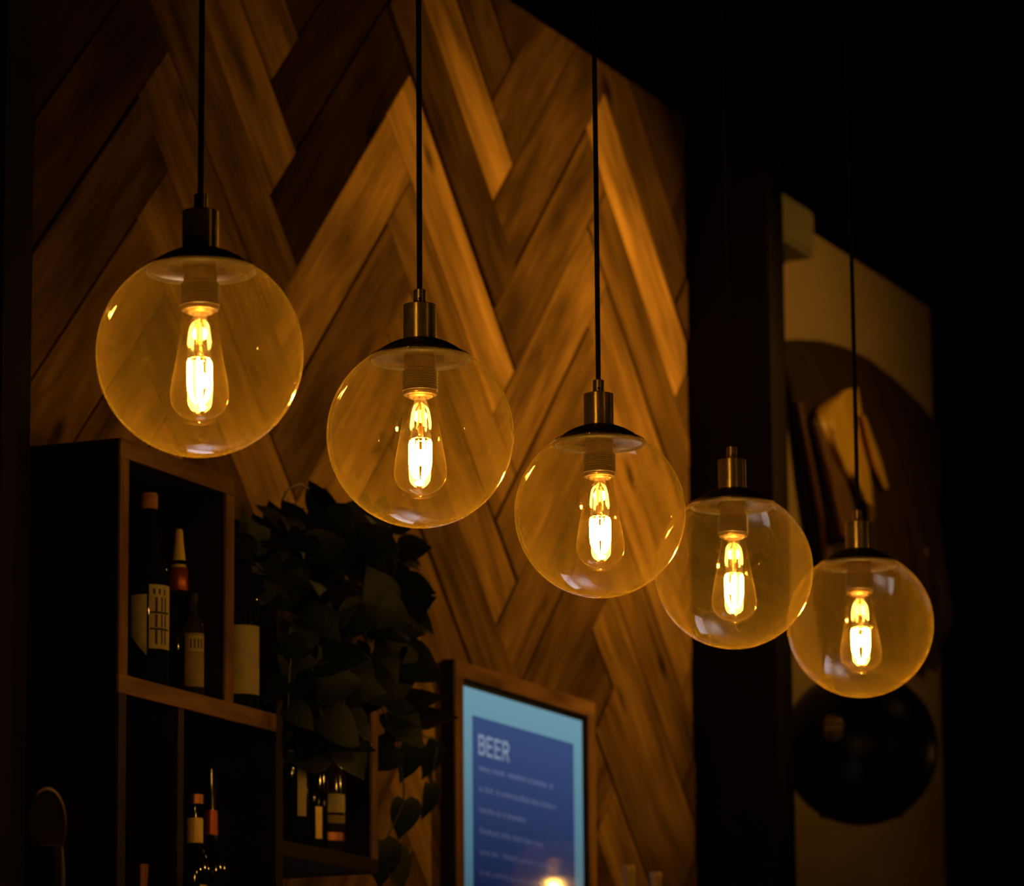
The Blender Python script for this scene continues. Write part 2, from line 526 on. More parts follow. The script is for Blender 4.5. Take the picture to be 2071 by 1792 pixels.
XL, XR, ZB, ZT = 1.078, 3.968, 1.60, CEIL - 0.001
S2 = math.sqrt(2)
for m in range(-4, 3):
    for k in range(-14, 14):
        for typ in 'HV':
            ox, oy = k * PW + m * PL, k * PW - m * PL
            if typ == 'H':
                X0, X1, Y0, Y1 = ox, ox + PL, oy, oy + PW
                ang = math.pi / 4
            else:
                X0, X1, Y0, Y1 = ox, ox + PW, oy + PW, oy + PW + PL
                ang = 3 * math.pi / 4
            cx, cy = (X0 + X1) / 2, (Y0 + Y1) / 2
            c = (XO + (cx - cy) / S2, ZO + (cx + cy) / S2)
            rr = random.Random(hash((typ, k, m)) % 100000 if False else (ord(typ) * 7919 + k * 131 + m * 1009))
            gap = rr.choice([0.0012, 0.0016, 0.0022, 0.0032])
            hl, hw = PL / 2 - 0.0012, PW / 2 - gap
            ca, sa = math.cos(ang), math.sin(ang)
            # local frame: long axis a, across b; clip the wall's edges in local coordinates
            poly = [(-hl, -hw), (hl, -hw), (hl, hw), (-hl, hw)]
            for (nx, nz, d) in ((1, 0, XR), (-1, 0, -XL), (0, 1, ZT), (0, -1, -ZB)):
                n = (nx * ca + nz * sa, -nx * sa + nz * ca)
                poly = clip(poly, n, d - (nx * c[0] + nz * c[1])) if poly else poly
            if len(poly) < 3:
                continue
            area = 0.5 * abs(sum(poly[i][0] * poly[(i + 1) % len(poly)][1] - poly[(i + 1) % len(poly)][0] * poly[i][1] for i in range(len(poly))))
            if area < 0.0006:
                continue
            th = 0.016 + rr.uniform(-0.003, 0.004)
            bm = bmesh.new()
            vs0 = [bm.verts.new((p[0], p[1], 0)) for p in poly]
            f = bm.faces.new(vs0)
            if f.normal.z < 0:
                f.normal_flip()
            ex = bmesh.ops.extrude_face_region(bm, geom=[f])
            top = [v for v in ex['geom'] if isinstance(v, bmesh.types.BMVert)]
            for v in top:
                v.co.z += th
            tf = [g for g in ex['geom'] if isinstance(g, bmesh.types.BMFace)]
            bmesh.ops.bevel(bm, geom=list({e for g in tf for e in g.edges}), offset=0.0015, segments=1, affect='EDGES')
            me = bm_mesh(bm, 'plank')
            o = mesh_obj('plank', me, MT['plank'])
            # local x -> along plank (x,z), local z -> -y (towards the room)
            Mx = Matrix(((ca, -sa, 0, c[0]), (0, 0, -1, 0.012), (sa, ca, 0, c[1]), (0, 0, 0, 1)))
            o.parent = wall
            o.matrix_parent_inverse = Matrix.Translation(-Vector(wall.location))
            o.matrix_basis = Mx
            t = TONE.get((typ, k, m), rr.uniform(0.12, 0.52))
            o.color = (t, t, t, 1)

# ------------------------------------------------------------------ pendant lamps
U = 0.11 / 210.0
RG = 0.11


def build_lamp(loc, label, cordtop):
    t = thing('pendant_lamp', label, 'pendant lamp', loc, 'globe pendant lamps in a row')
    # globe: open sphere up to the neck
    a0 = math.acos(110 / 210.0)
    prof = [(0, -RG)]
    n = 40
    for i in range(1, n + 1):
        a = -math.pi / 2 + (a0 + math.pi / 2) * i / n
        prof.append((RG * math.cos(a), RG * math.sin(a)))
    g = mesh_obj('glass_globe', lathe_mesh('glass_globe', prof, 96, True, 80), MT['globe'], t)
    ring = [(RG * math.cos(a0) + 0.0022 * math.cos(q) - 0.001, RG * math.sin(a0) + 0.0022 * math.sin(q)) for q in [2 * math.pi * i / 10 for i in range(10)]]
    mesh_obj('glass_rim', lathe_mesh('glass_rim', ring, 64, True, 80, True), MT['rim'], g)
    # cap: shallow dome shell
    outer, inner = [], []
    zf = lambda q: (67 + math.sqrt(155.0 ** 2 - q * q))
    for i in range(15):
        q = 114.0 * (1 - i / 14) + 34.0 * i / 14
        outer.append((q * U, zf(q) * U))
        inner.append((q * 0.965 * U, (zf(q) - 4.5) * U))
    prof = inner[::-1] + [(113.4 * U, 170.5 * U), (114.6 * U, 171.5 * U)] + outer
    cap = mesh_obj('cap', lathe_mesh('cap', prof + [(20 * U, outer[-1][1]), (20 * U, inner[-1][1])], 72, True, 30, True), MT['cap'], t)
    pl = [(0, 176 * U), (106 * U, 176 * U), (108 * U, 174.5 * U), (107 * U, 173 * U), (104 * U, 172.6 * U), (101 * U, 173.6 * U), (0, 173.6 * U)]
    mesh_obj('cap_plate', lathe_mesh('cap_plate', pl, 64, True, 40), MT['liner'], cap)
    # brass socket cup and cord grip
    z0, z1, z2 = 212 * U, 297 * U, 332 * U
    cup = mesh_obj('socket_cup', lathe_mesh('socket_cup', [(0, z0), (37 * U, z0), (37 * U, z1 - .0006), (36 * U, z1), (14 * U, z1), (0, z1)], 48, True, 30), MT['brass'], t)
    mesh_obj('cord_grip', lathe_mesh('cord_grip', [(0, z1), (14 * U, z1), (14 * U, z2 - .0005), (13 * U, z2), (0, z2)], 32, True, 30), MT['brass'], t)
    mesh_obj('grip_screw', lathe_mesh('grip_screw', [(0, 0), (.0018, 0), (.0018, .0012), (0, .0012)], 12), MT['wire'], t,
             (-14 * U * 0.9, -14 * U * 0.44, z1 + 12 * U), (math.pi / 2, 0, -1.1))
    cz = cordtop - loc[2]
    pts = [(0, 0, z2 - 0.002), (0.0006, 0, z2 + 0.3), (-0.0006, 0.0004, z2 + 0.7), (0, 0, cz)]
    mesh_obj('cord', tube_mesh('cord', pts, 6.3 * U, 10), MT['cord'], t)
    mesh_obj('ceiling_rose', lathe_mesh('ceiling_rose', [(0, cz - 0.03), (.05, cz - 0.03), (.055, cz - 0.027), (.055, cz), (0, cz)], 32), MT['cap'], t)
    # lamp holder: stem, threaded shell, lip
    h = [(0, 212 * U), (34 * U, 212 * U), (34 * U, 150 * U), (38 * U, 147 * U)]
    hold = mesh_obj('lamp_holder', lathe_mesh('lamp_holder', h + [(38 * U, 100 * U), (34 * U, 96 * U), (0, 96 * U)], 40, True, 30), MT['holder'], t)
    thr = [(37 * U, 146 * U)]
    for i in range(9):
        zz = (144 - i * 5.4) * U
        thr += [(38 * U, zz), (40.8 * U, zz - 1.6 * U), (38 * U, zz - 3.6 * U)]
    thr += [(37 * U, 97 * U)]
    mesh_obj('thread', lathe_mesh('thread', thr, 40, True, 50), MT['holder'], hold)
    mesh_obj('lip_ring', lathe_mesh('lip_ring', [(30 * U, 97 * U), (38 * U, 97 * U), (38.5 * U, 94 * U), (37 * U, 90 * U), (30 * U, 89 * U)], 40, True, 60, True), MT['screwring'], hold)
    # bulb: teardrop squirrel-cage shape
    bp = [(29, 95), (31, 86), (33, 74), (36, 55), (40, 32), (45, 5), (50.5, -25), (55.5, -52), (58.5, -72), (59.3, -85), (58, -98), (53.5, -110), (45, -121), (33, -129), (18, -134.5), (6, -138), (3, -141), (0, -142)]
    bpts = spline([(p[0], 0, p[1]) for p in bp], 3)
    bulb = mesh_obj('bulb', lathe_mesh('bulb', [(max(0, p.x) * U, p.z * U) for p in bpts], 48, True, 80), MT['bulb'], t)
    mesh_obj('bulb_collar', lathe_mesh('bulb_collar', [(0, 96 * U), (28 * U, 96 * U), (29 * U, 88 * U), (25 * U, 84 * U), (0, 84 * U)], 32), MT['screwring'], bulb)
    st = [(0, 86), (17, 86), (13, 70), (8, 50), (7, 20), (8, 8), (5, 0), (0, -2)]
    mesh_obj('glass_stem', lathe_mesh('glass_stem', [(p[0] * U, p[1] * U) for p in st], 24), MT['stem'], bulb)
    for sx in (-1, 1):
        mesh_obj('support_wire', tube_mesh('support_wire', [(sx * 6 * U, 0, 60 * U), (sx * 9 * U, 0, 20 * U), (sx * 16 * U, 0, -8 * U)], 1.0 * U, 6), MT['wire'], bulb)
    mesh_obj('support_ring', tube_mesh('support_ring', [(20 * U * math.cos(q), 20 * U * math.sin(q), -10 * U) for q in [2 * math.pi * i / 16 for i in range(17)]], 0.9 * U, 5, False), MT['wire'], bulb)
    return t, bulb


fil_mesh = None


def add_filaments(bulb, rot):
    global fil_mesh
    if fil_mesh is None:
        fil_mesh = tube_mesh('filament', [(22 * U, 0, -12 * U), (23.5 * U, 0, -20 * U), (23.5 * U, 0, -60 * U), (22 * U, 0, -76 * U), (16 * U, 0, -92 * U), (9.5 * U, 0, -101 * U)],
                             [2.2 * U, 3.6 * U, 3.6 * U, 3.4 * U, 2.8 * U, 1.8 * U], 6)
        fil_mesh.materials.append(MT['filament'])
    ld = bpy.data.lights.new('bulb_light', 'POINT')
    ld.energy = BULB_W
    ld.color = WARM
    ld.shadow_soft_size = 0.0095
    lo = bpy.data.objects.new('bulb_light', ld)
    COL.objects.link(lo)
    lo.parent = bulb
    lo.location = (0, 0, -50 * U)
    for i in range(6):
        o = mesh_obj('filament', fil_mesh, None, bulb)
        o.rotation_euler = (0, 0, rot + 2 * math.pi * i / 6)


lamps = [((-0.0103, -0.9970, 2.3158), 'largest glass globe pendant lamp, leftmost, hanging above the box shelf'),
         ((0.5307, -1.0030, 2.3251), 'second glass globe pendant lamp from the left, above the trailing plant'),
         ((1.0772, -1.0036, 2.3207), 'middle glass globe pendant lamp, hanging above the blue menu screen'),
         ((1.5728, -0.9986, 2.3205), 'fourth glass globe pendant lamp, in front of the dark brown partition'),
         ((2.1076, -0.9978, 2.3179), 'smallest glass globe pendant lamp, rightmost, in front of the pale wall'),
         ((7.006, -1.66, 2.466), 'glass globe pendant lamp beyond the right edge, mirrored in the menu screen'),
         ((0.10, -3.20, 2.35), 'glass globe pendant lamp over the seating, beyond the right edge, nearest the viewer'),  # this and the next are unseen, added for brass and globe highlights
         ((3.20, -3.25, 2.35), 'glass globe pendant lamp over the seating, beyond the right edge, farther back')]
for i, (loc, lab) in enumerate(lamps):
    t, b = build_lamp(loc, lab, CEIL)
    add_filaments(b, 0.35 + 0.4 * i)

# ------------------------------------------------------------------ box shelving on the wall
SO = Vector((1.36, -0.14, 1.765))
shelf = thing('box_shelf', 'dark stepped wooden box shelves on the plank wall, holding bottles', 'shelf', SO)
YF, YB = -0.28, -0.008


def board(name, x0, x1, z0, z1, y0=YF + 0.004, y1=YB, edge=True):
    b = box(name, x0, x1, y0, y1, z0, z1, MT['board'], shelf, 0.001, SO)
    if edge:
        horiz = (x1 - x0) > (z1 - z0)
        L_ = (x1 - x0) if horiz else (z1 - z0)
        me = box_mesh('edge_strip', L_, 0.004, (z1 - z0) if horiz else (x1 - x0), 0.0008)
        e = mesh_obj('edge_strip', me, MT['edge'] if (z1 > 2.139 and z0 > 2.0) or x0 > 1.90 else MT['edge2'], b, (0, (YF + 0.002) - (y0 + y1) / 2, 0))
        if not horiz:
            e.rotation_euler = (0, -math.pi / 2, 0)
    return b


board('side_panel', 1.118, 1.142, 2.165, 2.464)
board('top_board', 1.118, 1.455, 2.464, 2.490)
board('divider_panel', 1.429, 1.455, 2.165, 2.464)
board('shelf_board', 1.118, 1.590, 2.139, 2.165)
board('tall_panel', 1.590, 1.612, 1.790, 2.320)
board('top_board', 1.612, 1.932, 2.298, 2.320)
board('side_panel', 1.910, 1.932, 1.984, 2.298)
board('shelf_board', 1.612, 1.932, 1.962, 1.984)
board('divider_panel', 1.288, 1.306, 1.790, 2.139)
board('side_panel', 1.118, 1.140, 1.790, 2.139)
board('bottom_board', 1.118, 1.612, 1.765, 1.790)
board('back_panel', 1.142, 1.429, 2.165, 2.464, -0.02, -0.009, False)
board('back_panel', 1.140, 1.590, 1.790, 2.139, -0.02, -0.009, False)
board('back_panel', 1.612, 1.910, 1.984, 2.298, -0.02, -0.009, False)
board('back_panel', 1.455, 1.590, 2.165, 2.30, -0.02, -0.009, False)


# ------------------------------------------------------------------ bottles
def band_mesh(name, r, z0, z1, a0, a1, seg=16):
    """curved paper label wrapped on a bottle, a thin shell with thickness"""
    bm = bmesh.new()
    rows = []
    for rr_ in (r, r + 0.0005):
        for z in (z0, z1):
            rows.append([bm.verts.new((rr_ * math.cos(a0 + (a1 - a0) * i / seg), rr_ * math.sin(a0 + (a1 - a0) * i / seg), z)) for i in range(seg + 1)])
    for i in range(seg):
        bm.faces.new((rows[2][i], rows[2][i + 1], rows[3][i + 1], rows[3][i]))
        bm.faces.new((rows[0][i], rows[1][i], rows[1][i + 1], rows[0][i + 1]))
        bm.faces.new((rows[1][i], rows[3][i], rows[3][i + 1], rows[1][i + 1]))
        bm.faces.new((rows[0][i], rows[0][i + 1], rows[2][i + 1], rows[2][i]))
    return bm_mesh(name=name, bm=bm, smooth=True, sharp=40)


# the direction from the shelf towards the room's viewer side, used to turn labels outwards
FA = math.atan2(-0.62, -0.78)


def bottle(label, px, Y, zb, r, prof, mat, group=None):
    """prof: (radius factor, height) pairs for the glass"""
    p = at(px, 1400, Y)
    t = thing('bottle', label, 'bottle', (p.x, Y, zb), group)
    mesh_obj('glass_body', lathe_mesh('glass_body', [(a * r, z) for a, z in prof], 32, True, 50), mat, t)
    return t


G1 = 'bottles on the box shelves'
# cork-stoppered bottle with the big patterned label
r = 0.0285
b1 = bottle('tall dark bottle with orange cork and big cream patterned label, in the top box', 299, -0.243, 2.165, r,
            [(0, 0), (.9, 0), (1, .004), (1, .155), (.96, .168), (.75, .180), (.46, .188), (.42, .20), (.42, .252), (0, .252)], MT['glassdark'], G1)
mesh_obj('cork', lathe_mesh('cork', [(0, .252), (.0115, .252), (.0120, .256), (.0120, .272), (.0105, .275), (0, .275)], 24), MT['cork'], b1)
lb = mesh_obj('label', band_mesh('label', r + .0002, .052, .142, FA - 0.15, FA + 1.25), MT['label'], b1)
# the left sheet of the label, ending in a point
bm = bmesh.new()
seg = 8
for rr_ in (r + .0003,):
    top, bot = [], []
    for i in range(seg + 1):
        a = FA - 1.15 + 0.9 * i / seg
        top.append(bm.verts.new((rr_ * math.cos(a), rr_ * math.sin(a), .128)))
        zb_ = .072 - .030 * (i / seg)
        bot.append(bm.verts.new((rr_ * math.cos(a), rr_ * math.sin(a), zb_)))
    for i in range(seg):
        bm.faces.new((top[i], top[i + 1], bot[i + 1], bot[i]))
ex = bmesh.ops.extrude_face_region(bm, geom=list(bm.faces))
for v in [g for g in ex['geom'] if isinstance(g, bmesh.types.BMVert)]:
    v.co.x *= 1.012
    v.co.y *= 1.012
mesh_obj('label', bm_mesh(bm, 'label', True), MT['label'], b1)
for (za, zb_, a, b_) in [(.058, .078, .30, .42), (.058, .078, .62, .70), (.058, .078, .84, .92), (.082, .100, .30, .42), (.082, .100, .62, .70), (.082, .100, .84, .92),
                         (.104, .124, .30, .42), (.104, .124, .62, .70), (.104, .124, .84, .92), (.078, .081, .05, 1.15), (.101, .104, .05, 1.15), (.128, .136, .20, .30), (.128, .136, .48, .58), (.128, .136, .78, .86)]:
    mesh_obj('print', band_mesh('print', r + .0007, za, zb_, FA - .15 + a, FA - .15 + b_, 4), MT['ink'], lb)
# gold-necked bottle with a red band
r = 0.030
b2 = bottle('dark bottle with gold foil neck and red band, behind the cork-stoppered bottle', 360, -0.222, 2.165, r,
            [(0, 0), (.9, 0), (1, .004), (1, .11), (.9, .128), (.55, .148), (.36, .16), (.36, .20), (0, .20)], MT['glassgreen'], G1)
mesh_obj('foil', lathe_mesh('foil', [(0, .246), (.0042, .246), (.0055, .243), (.0068, .225), (.0105, .196), (.0115, .190), (0, .190)], 24), MT['gold'], b2)
mesh_obj('band', lathe_mesh('band', [(.0113, .190), (.0130, .188), (.0140, .158), (.0125, .156)], 24, True, 40, True), MT['redfoil'], b2)
# little bottle
r = 0.018
b3 = bottle('small squat smoky bottle with a printed pale label, right end of the top box', 387, -0.258, 2.165, r,
            [(0, 0), (.9, 0), (1, .003), (1, .095), (.9, .106), (.5, .114), (.42, .118), (.42, .132), (0, .132)], MT['glassclear'], G1)
lb = mesh_obj('label', band_mesh('label', r + .0002, .012, .088, FA - .7, FA + 1.0), MT['label2'], b3)
mesh_obj('label', band_mesh('label', r + .0006, .062, .084, FA - .4, FA + .9), MT['label'], b3)
for q in range(4):
    mesh_obj('print', band_mesh('print', r + .0010, .066, .080, FA - .3 + .28 * q, FA - .18 + .28 * q, 3), MT['ink'], lb)
mesh_obj('stopper', lathe_mesh('stopper', [(0, .132), (.0082, .132), (.0082, .146), (0, .146)], 20), MT['bezel'], b3)
# bottle in the open compartment
r = 0.030
b4 = bottle('dark bottle with plain cream label, half hidden beside the trailing plant', 484, -0.245, 2.165, r,
            [(0, 0), (.9, 0), (1, .004), (1, .150), (.93, .166), (.6, .182), (.4, .194), (.38, .25), (0, .25)], MT['glassdark'], G1)
mesh_obj('label', band_mesh('label', r + .0002, .022, .122, FA - .9, FA + 1.0), MT['label'], b4)
mesh_obj('stopper', lathe_mesh('stopper', [(0, .25), (.013, .25), (.013, .275), (0, .275)], 20), MT['bezel'], b4)
# lower right box
r = 0.024
b5 = bottle('dark bottle with tall pale strip label, left in the box under the plant', 592, -0.262, 1.984, r,
            [(0, 0), (.9, 0), (1, .004), (1, .130), (.9, .148), (.55, .168), (.42, .178), (.42, .24), (0, .24)], MT['glassdark'], G1)
mesh_obj('label', band_mesh('label', r + .0002, .040, .128, FA + .10, FA + .75), MT['label'], b5)
mesh_obj('label', band_mesh('label', r + .0002, .118, .136, FA - 1.0, FA + .02), MT['label2'], b5)
mesh_obj('foil', lathe_mesh('foil', [(.0100, .19), (.0112, .19), (.0115, .245), (.0, .247), (0, .246), (.0100, .244)], 20), MT['gold'], b5)
r = 0.020
b6 = bottle('slim dark bottle standing between the two labelled bottles under the plant', 637, -0.235, 1.984, r,
            [(0, 0), (.9, 0), (1, .004), (1, .115), (.85, .13), (.5, .148), (.4, .158), (.4, .215), (0, .215)], MT['glassdark'], G1)
mesh_obj('label', band_mesh('label', r + .0002, .020, .068, FA - .15, FA + .35), MT['gold'], b6)
r = 0.022
b7 = bottle('dark bottle with banded brown label, right in the box under the plant', 669, -0.245, 1.984, r,
            [(0, 0), (.9, 0), (1, .004), (1, .118), (.85, .13), (.5, .142), (.42, .150), (.42, .205), (0, .205)], MT['glassclear'], G1)
for (za, zb_, mt) in ((.062, .090, 'label'), (.046, .058, 'label2'), (.020, .032, 'copper')):
    mesh_obj('label', band_mesh('label', r + .0002, za, zb_, FA - .8, FA + 1.0), MT[mt], b7)
# lower left box
r = 0.026
b8 = bottle('dark bottle with gold neck label, in the lowest box', 396, -0.255, 1.790, r,
            [(0, 0), (.9, 0), (1, .004), (1, .125), (.9, .14), (.6, .156), (.42, .164), (.42, .225), (0, .225)], MT['glassdark'], G1)
mesh_obj('label', band_mesh('label', .42 * r + .0003, .170, .205, 0, 6.28, 24), MT['gold'], b8)
mesh_obj('stopper', lathe_mesh('stopper', [(0, .225), (.0125, .225), (.0125, .238), (0, .238)], 20), MT['copper'], b8)
mesh_obj('label', band_mesh('label', r + .0002, .030, .110, FA + .1, FA + .5), MT['gold'], b8)
r = 0.028
b9 = bottle('tall slender-necked dark bottle with red collar, in the lowest box', 428, -0.215, 1.790, r,
            [(0, 0), (.9, 0), (1, .004), (1, .14), (.88, .155), (.5, .18), (.34, .20), (.28, .29), (0, .29)], MT['glassdark'], G1)
mesh_obj('band', lathe_mesh('band', [(.0105, .195), (.0112, .195), (.0100, .230), (.0092, .230)], 20, True, 40, True), MT['redfoil'], b9)
r = 0.020
b10 = bottle('small dark bottle with copper cap, at the bottom left of the shelves', 289, -0.255, 1.790, r,
             [(0, 0), (.9, 0), (1, .004), (1, .060), (.85, .072), (.5, .080), (.5, .092), (0, .092)], MT['glassdark'], G1)
mesh_obj('cap', lathe_mesh('cap', [(0, .092), (.0085, .092), (.0105, .127), (0, .127)], 24), MT['copper'], b10)

# ------------------------------------------------------------------ trailing plant
PO = Vector((1.775, -0.15, 2.320))
plant = thing('potted_plant', 'dark green trailing plant in a pot, spilling over the box shelf', 'plant', PO)
mesh_obj('pot', lathe_mesh('pot', [(0, 0), (.052, 0), (.056, .004), (.072, .10), (.076, .10), (.077, .116), (.071, .116), (.066, .095), (0, .095)], 40, True, 40), MT['pot'], plant)
mesh_obj('soil', lathe_mesh('soil', [(0, .101), (.03, .103), (.066, .0965), (0.066, .094), (0, .094)], 32), MT['backing'], plant)


def leaf_mesh(name, seed):
    q = random.Random(seed)
    bm = bmesh.new()
    # heart outline half-width along the midrib, tip at the end
    prof = [(-.10, .20), (-.02, .36), (.12, .46), (.30, .48), (.50, .42), (.70, .29), (.87, .13)]
    cen, lf, rg = [], [], []
    fold = q.uniform(.10, .22)
    droop = q.uniform(.10, .35)
    for s, w_ in prof:
        zc = -droop * s * s
        cen.append(bm.verts.new((max(s, 0.0), 0, zc)))
        lf.append(bm.verts.new((s, w_, zc + fold * w_ + q.uniform(-.015, .015))))
        rg.append(bm.verts.new((s, -w_, zc + fold * w_ + q.uniform(-.015, .015))))
    tip = bm.verts.new((1.02, 0, -droop))
    for i in range(len(prof) - 1):
        if (cen[i].co - cen[i + 1].co).length < 1e-6:
            bm.faces.new((cen[i + 1], lf[i], lf[i + 1]))
            bm.faces.new((cen[i + 1], rg[i + 1], rg[i]))
        else:
            bm.faces.new((cen[i], lf[i], lf[i + 1], cen[i + 1]))
            bm.faces.new((cen[i], cen[i + 1], rg[i + 1], rg[i]))
    bm.faces.new((cen[-1], lf[-1], tip))
    bm.faces.new((cen[-1], tip, rg[-1]))
    bmesh.ops.remove_doubles(bm, verts=bm.verts, dist=1e-5)
    me = bm_mesh(bm, name, True, 60)
    me.materials.append(MT['leaf'])
    return me


LEAVES = [leaf_mesh('leaf', s) for s in range(5)]


def leaf(p, d, nrm, size):
    """leaf with its stalk at p growing towards d, upper face along nrm"""
    d = Vector(d).normalized()
    nrm = Vector(nrm)
    nrm = (nrm - d * nrm.dot(d))
    nrm = nrm.normalized() if nrm.length > 1e-4 else d.orthogonal().normalized()
    y = nrm.cross(d)
    o = mesh_obj('leaf', R.choice(LEAVES), None, plant)
    m = Matrix(((d.x, y.x, nrm.x, 0), (d.y, y.y, nrm.y, 0), (d.z, y.z, nrm.z, 0), (0, 0, 0, 1)))
    p = Vector(p) - PO
    o.matrix_basis = Matrix.Translation(p) @ m @ Matrix.Diagonal((size, size, size, 1))
    return o


OUT = Vector((-0.55, -0.80, 0.25))


def vine(pts, rad=0.0022, n=None, size=0.06, start=0.15, side=True):
    wp = spline(pts, 6)
    mesh_obj('vine', tube_mesh('vine', [p - PO for p in wp], [rad * (1 - .5 * i / len(wp)) for i in range(len(wp))], 6), MT['vine'], plant)
    total = len(wp)
    n = n or 6
    for i in range(n):
        f_ = start + (1 - start) * (i + 0.5) / n
        p = wp[min(total - 1, int(f_ * (total - 1)))]
        s = 1 if i % 2 else -1
        d = rt * (s * R.uniform(.5, 1.0)) + Vector((0, 0, R.uniform(-.9, .15))) + OUT * R.uniform(-.1, .35)
        leaf(p, d, OUT + Vector((R.uniform(-.5, .5), R.uniform(-.5, .5), R.uniform(-.2, .6))), size * R.uniform(.75, 1.2))


# crown of the plant over the pot
for i in range(165):
    px = R.uniform(500, 815)
    top_ = 1010 + 90 * abs((px - 660) / 160) ** 2
    py = R.uniform(top_ + 15, 1330 if px > 590 else 1200)
    p = at(px, py, -0.20 + R.uniform(-0.09, 0.07) - (0.08 if py > 1220 else 0))
    d = rt * R.uniform(-1, 1) + Vector((0, 0, R.uniform(-.8, .5))) + OUT * R.uniform(0, .6)
    leaf(p, d, OUT + Vector((R.uniform(-.6, .6), R.uniform(-.6, .6), R.uniform(-.2, .8))), R.uniform(.042, .066))
# silhouette leaves (the big round one on top, those at the left)
for (px, py, dx, dz, s, Y) in [(650, 1042, -.15, 1, .060, -.19), (600, 1060, -.3, .8, .045, -.2), (700, 1060, .5, .7, .05, -.2), (548, 1130, -.2, 1, .075, -.24), (520, 1150, -.4, .8, .075, -.24),
                           (500, 1120, -.2, .9, .06, -.24), (560, 1075, -.1, .8, .05, -.22), (505, 1160, -.5, -.3, .06, -.26), (530, 1160, -.2, -.5, .065, -.27), (790, 1060, .7, .3, .05, -.2), (810, 1110, .8, .1, .05, -.2),
                           (815, 1180, .8, -.2, .055, -.2), (820, 1240, .8, -.4, .055, -.2), (760, 1060, .3, .7, .05, -.18), (730, 1050, .2, .9, .045, -.18), (480, 1110, -.2, .6, .05, -.25), (590, 1260, .1, -1, .06, -.3), (600, 1300, .1, -1, .08, -.3)]:
    leaf(at(px, py, Y), rt * dx + Vector((0, 0, dz)), OUT, s)
mesh_obj('tendril', tube_mesh('tendril', [q - PO for q in spline([at(572, 1060, -.17), at(570, 1020, -.17), at(582, 992, -.17), at(605, 980, -.17), at(628, 992, -.17)], 6)], .0016, 6), MT['vine'], plant)
# vines hanging in front of the box
vine([at(640, 1250, -.20), at(630, 1330, -.31), at(640, 1400, -.32), at(655, 1470, -.32), at(665, 1540, -.315)], n=9, size=.075)
vine([at(600, 1240, -.20), at(590, 1310, -.31), at(584, 1380, -.32), at(582, 1450, -.315)], n=4, size=.05)
vine([at(690, 1250, -.20), at(705, 1320, -.31), at(700, 1390, -.32), at(690, 1450, -.32), at(680, 1500, -.32)], n=8, size=.07)
vine([at(730, 1240, -.20), at(745, 1330, -.30), at(740, 1400, -.31)], n=5, size=.07)
# vines trailing to the right
vine([at(700, 1280, -.22), at(730, 1360, -.29), at(760, 1410, -.29), at(800, 1450, -.27), at(840, 1470, -.25)], n=5, size=.055)
leaf(at(800, 1320, -.26), rt * .8 + Vector((0, 0, -.45)), OUT, .085)
leaf(at(790, 1310, -.26), rt * .1 + Vector((0, 0, -1)), OUT, .10)
leaf(at(795, 1435, -.26), rt * 1 + Vector((0, 0, .45)), OUT + Vector((0, 0, 1.2)), .085)
leaf(at(830, 1465, -.24), rt * 1 + Vector((0, 0, .35)), OUT + Vector((0, 0, 1.0)), .075)
leaf(at(785, 1440, -.27), rt * .8 + Vector((0, 0, -.6)), OUT, .075)
leaf(at(835, 1500, -.25), rt * -.1 + Vector((0, 0, -1)), OUT + rt * .5, .065)
leaf(at(800, 1510, -.26), rt * -.6 + Vector((0, 0, -.4)), OUT, .06)
leaf(at(880, 1500, -.22), rt * -.25 + Vector((0, 0, -1)), OUT + rt * 1.0, .065)
leaf(at(868, 1588, -.22), rt * .0 + Vector((0, 0, -1)), OUT + rt * .9, .055)
leaf(at(818, 1618, -.24), rt * .0 + Vector((0, 0, -1)), OUT, .060)
leaf(at(790, 1715, -.25), rt * .35 + Vector((0, 0, -1)), OUT + rt * .4, .07)
leaf(at(772, 1700, -.25), rt * .1 + Vector((0, 0, -1)), OUT, .07)
mesh_obj('vine', tube_mesh('vine', [q - PO for q in spline([at(840, 1470, -.25), at(860, 1490, -.23), at(882, 1500, -.22), at(878, 1545, -.22), at(868, 1588, -.22)], 6)], .0015, 6), MT['vine'], plant)
mesh_obj('vine', tube_mesh('vine', [q - PO for q in spline([at(760, 1410, -.29), at(800, 1490, -.26), at(812, 1560, -.25), at(815, 1620, -.24), at(780, 1700, -.25)], 6)], .0015, 6), MT['vine'], plant)
mesh_obj('vine', tube_mesh('vine', [q - PO for q in spline([at(830, 1250, -.2), at(850, 1320, -.18), at(872, 1370, -.18), at(880, 1400, -.2)], 6)], .0015, 6), MT['vine'], plant)

# ------------------------------------------------------------------ menu screen
FY = -0.034
FX0, FX1, FZ0, FZ1 = at(922, 1500, FY).x, at(1206, 1600, FY).x, 1.42, at(1060, 1376, FY).z
MO = Vector(((FX0 + FX1) / 2, 0, FZ0))
menu = thing('menu_screen', 'portrait menu screen glowing blue, in a wooden frame on the plank wall', 'screen', MO)
fwid = 0.029
STW = 0.034


def fpart(name, x0, x1, y0, y1, z0, z1, mat, parent=menu, bevel=0.0):
    if parent is menu:
        return box(name, x0, x1, y0, y1, z0, z1, mat, menu, bevel, MO)
    return box(name, x0, x1, y0, y1, z0, z1, mat, parent, bevel, MO + parent.location)


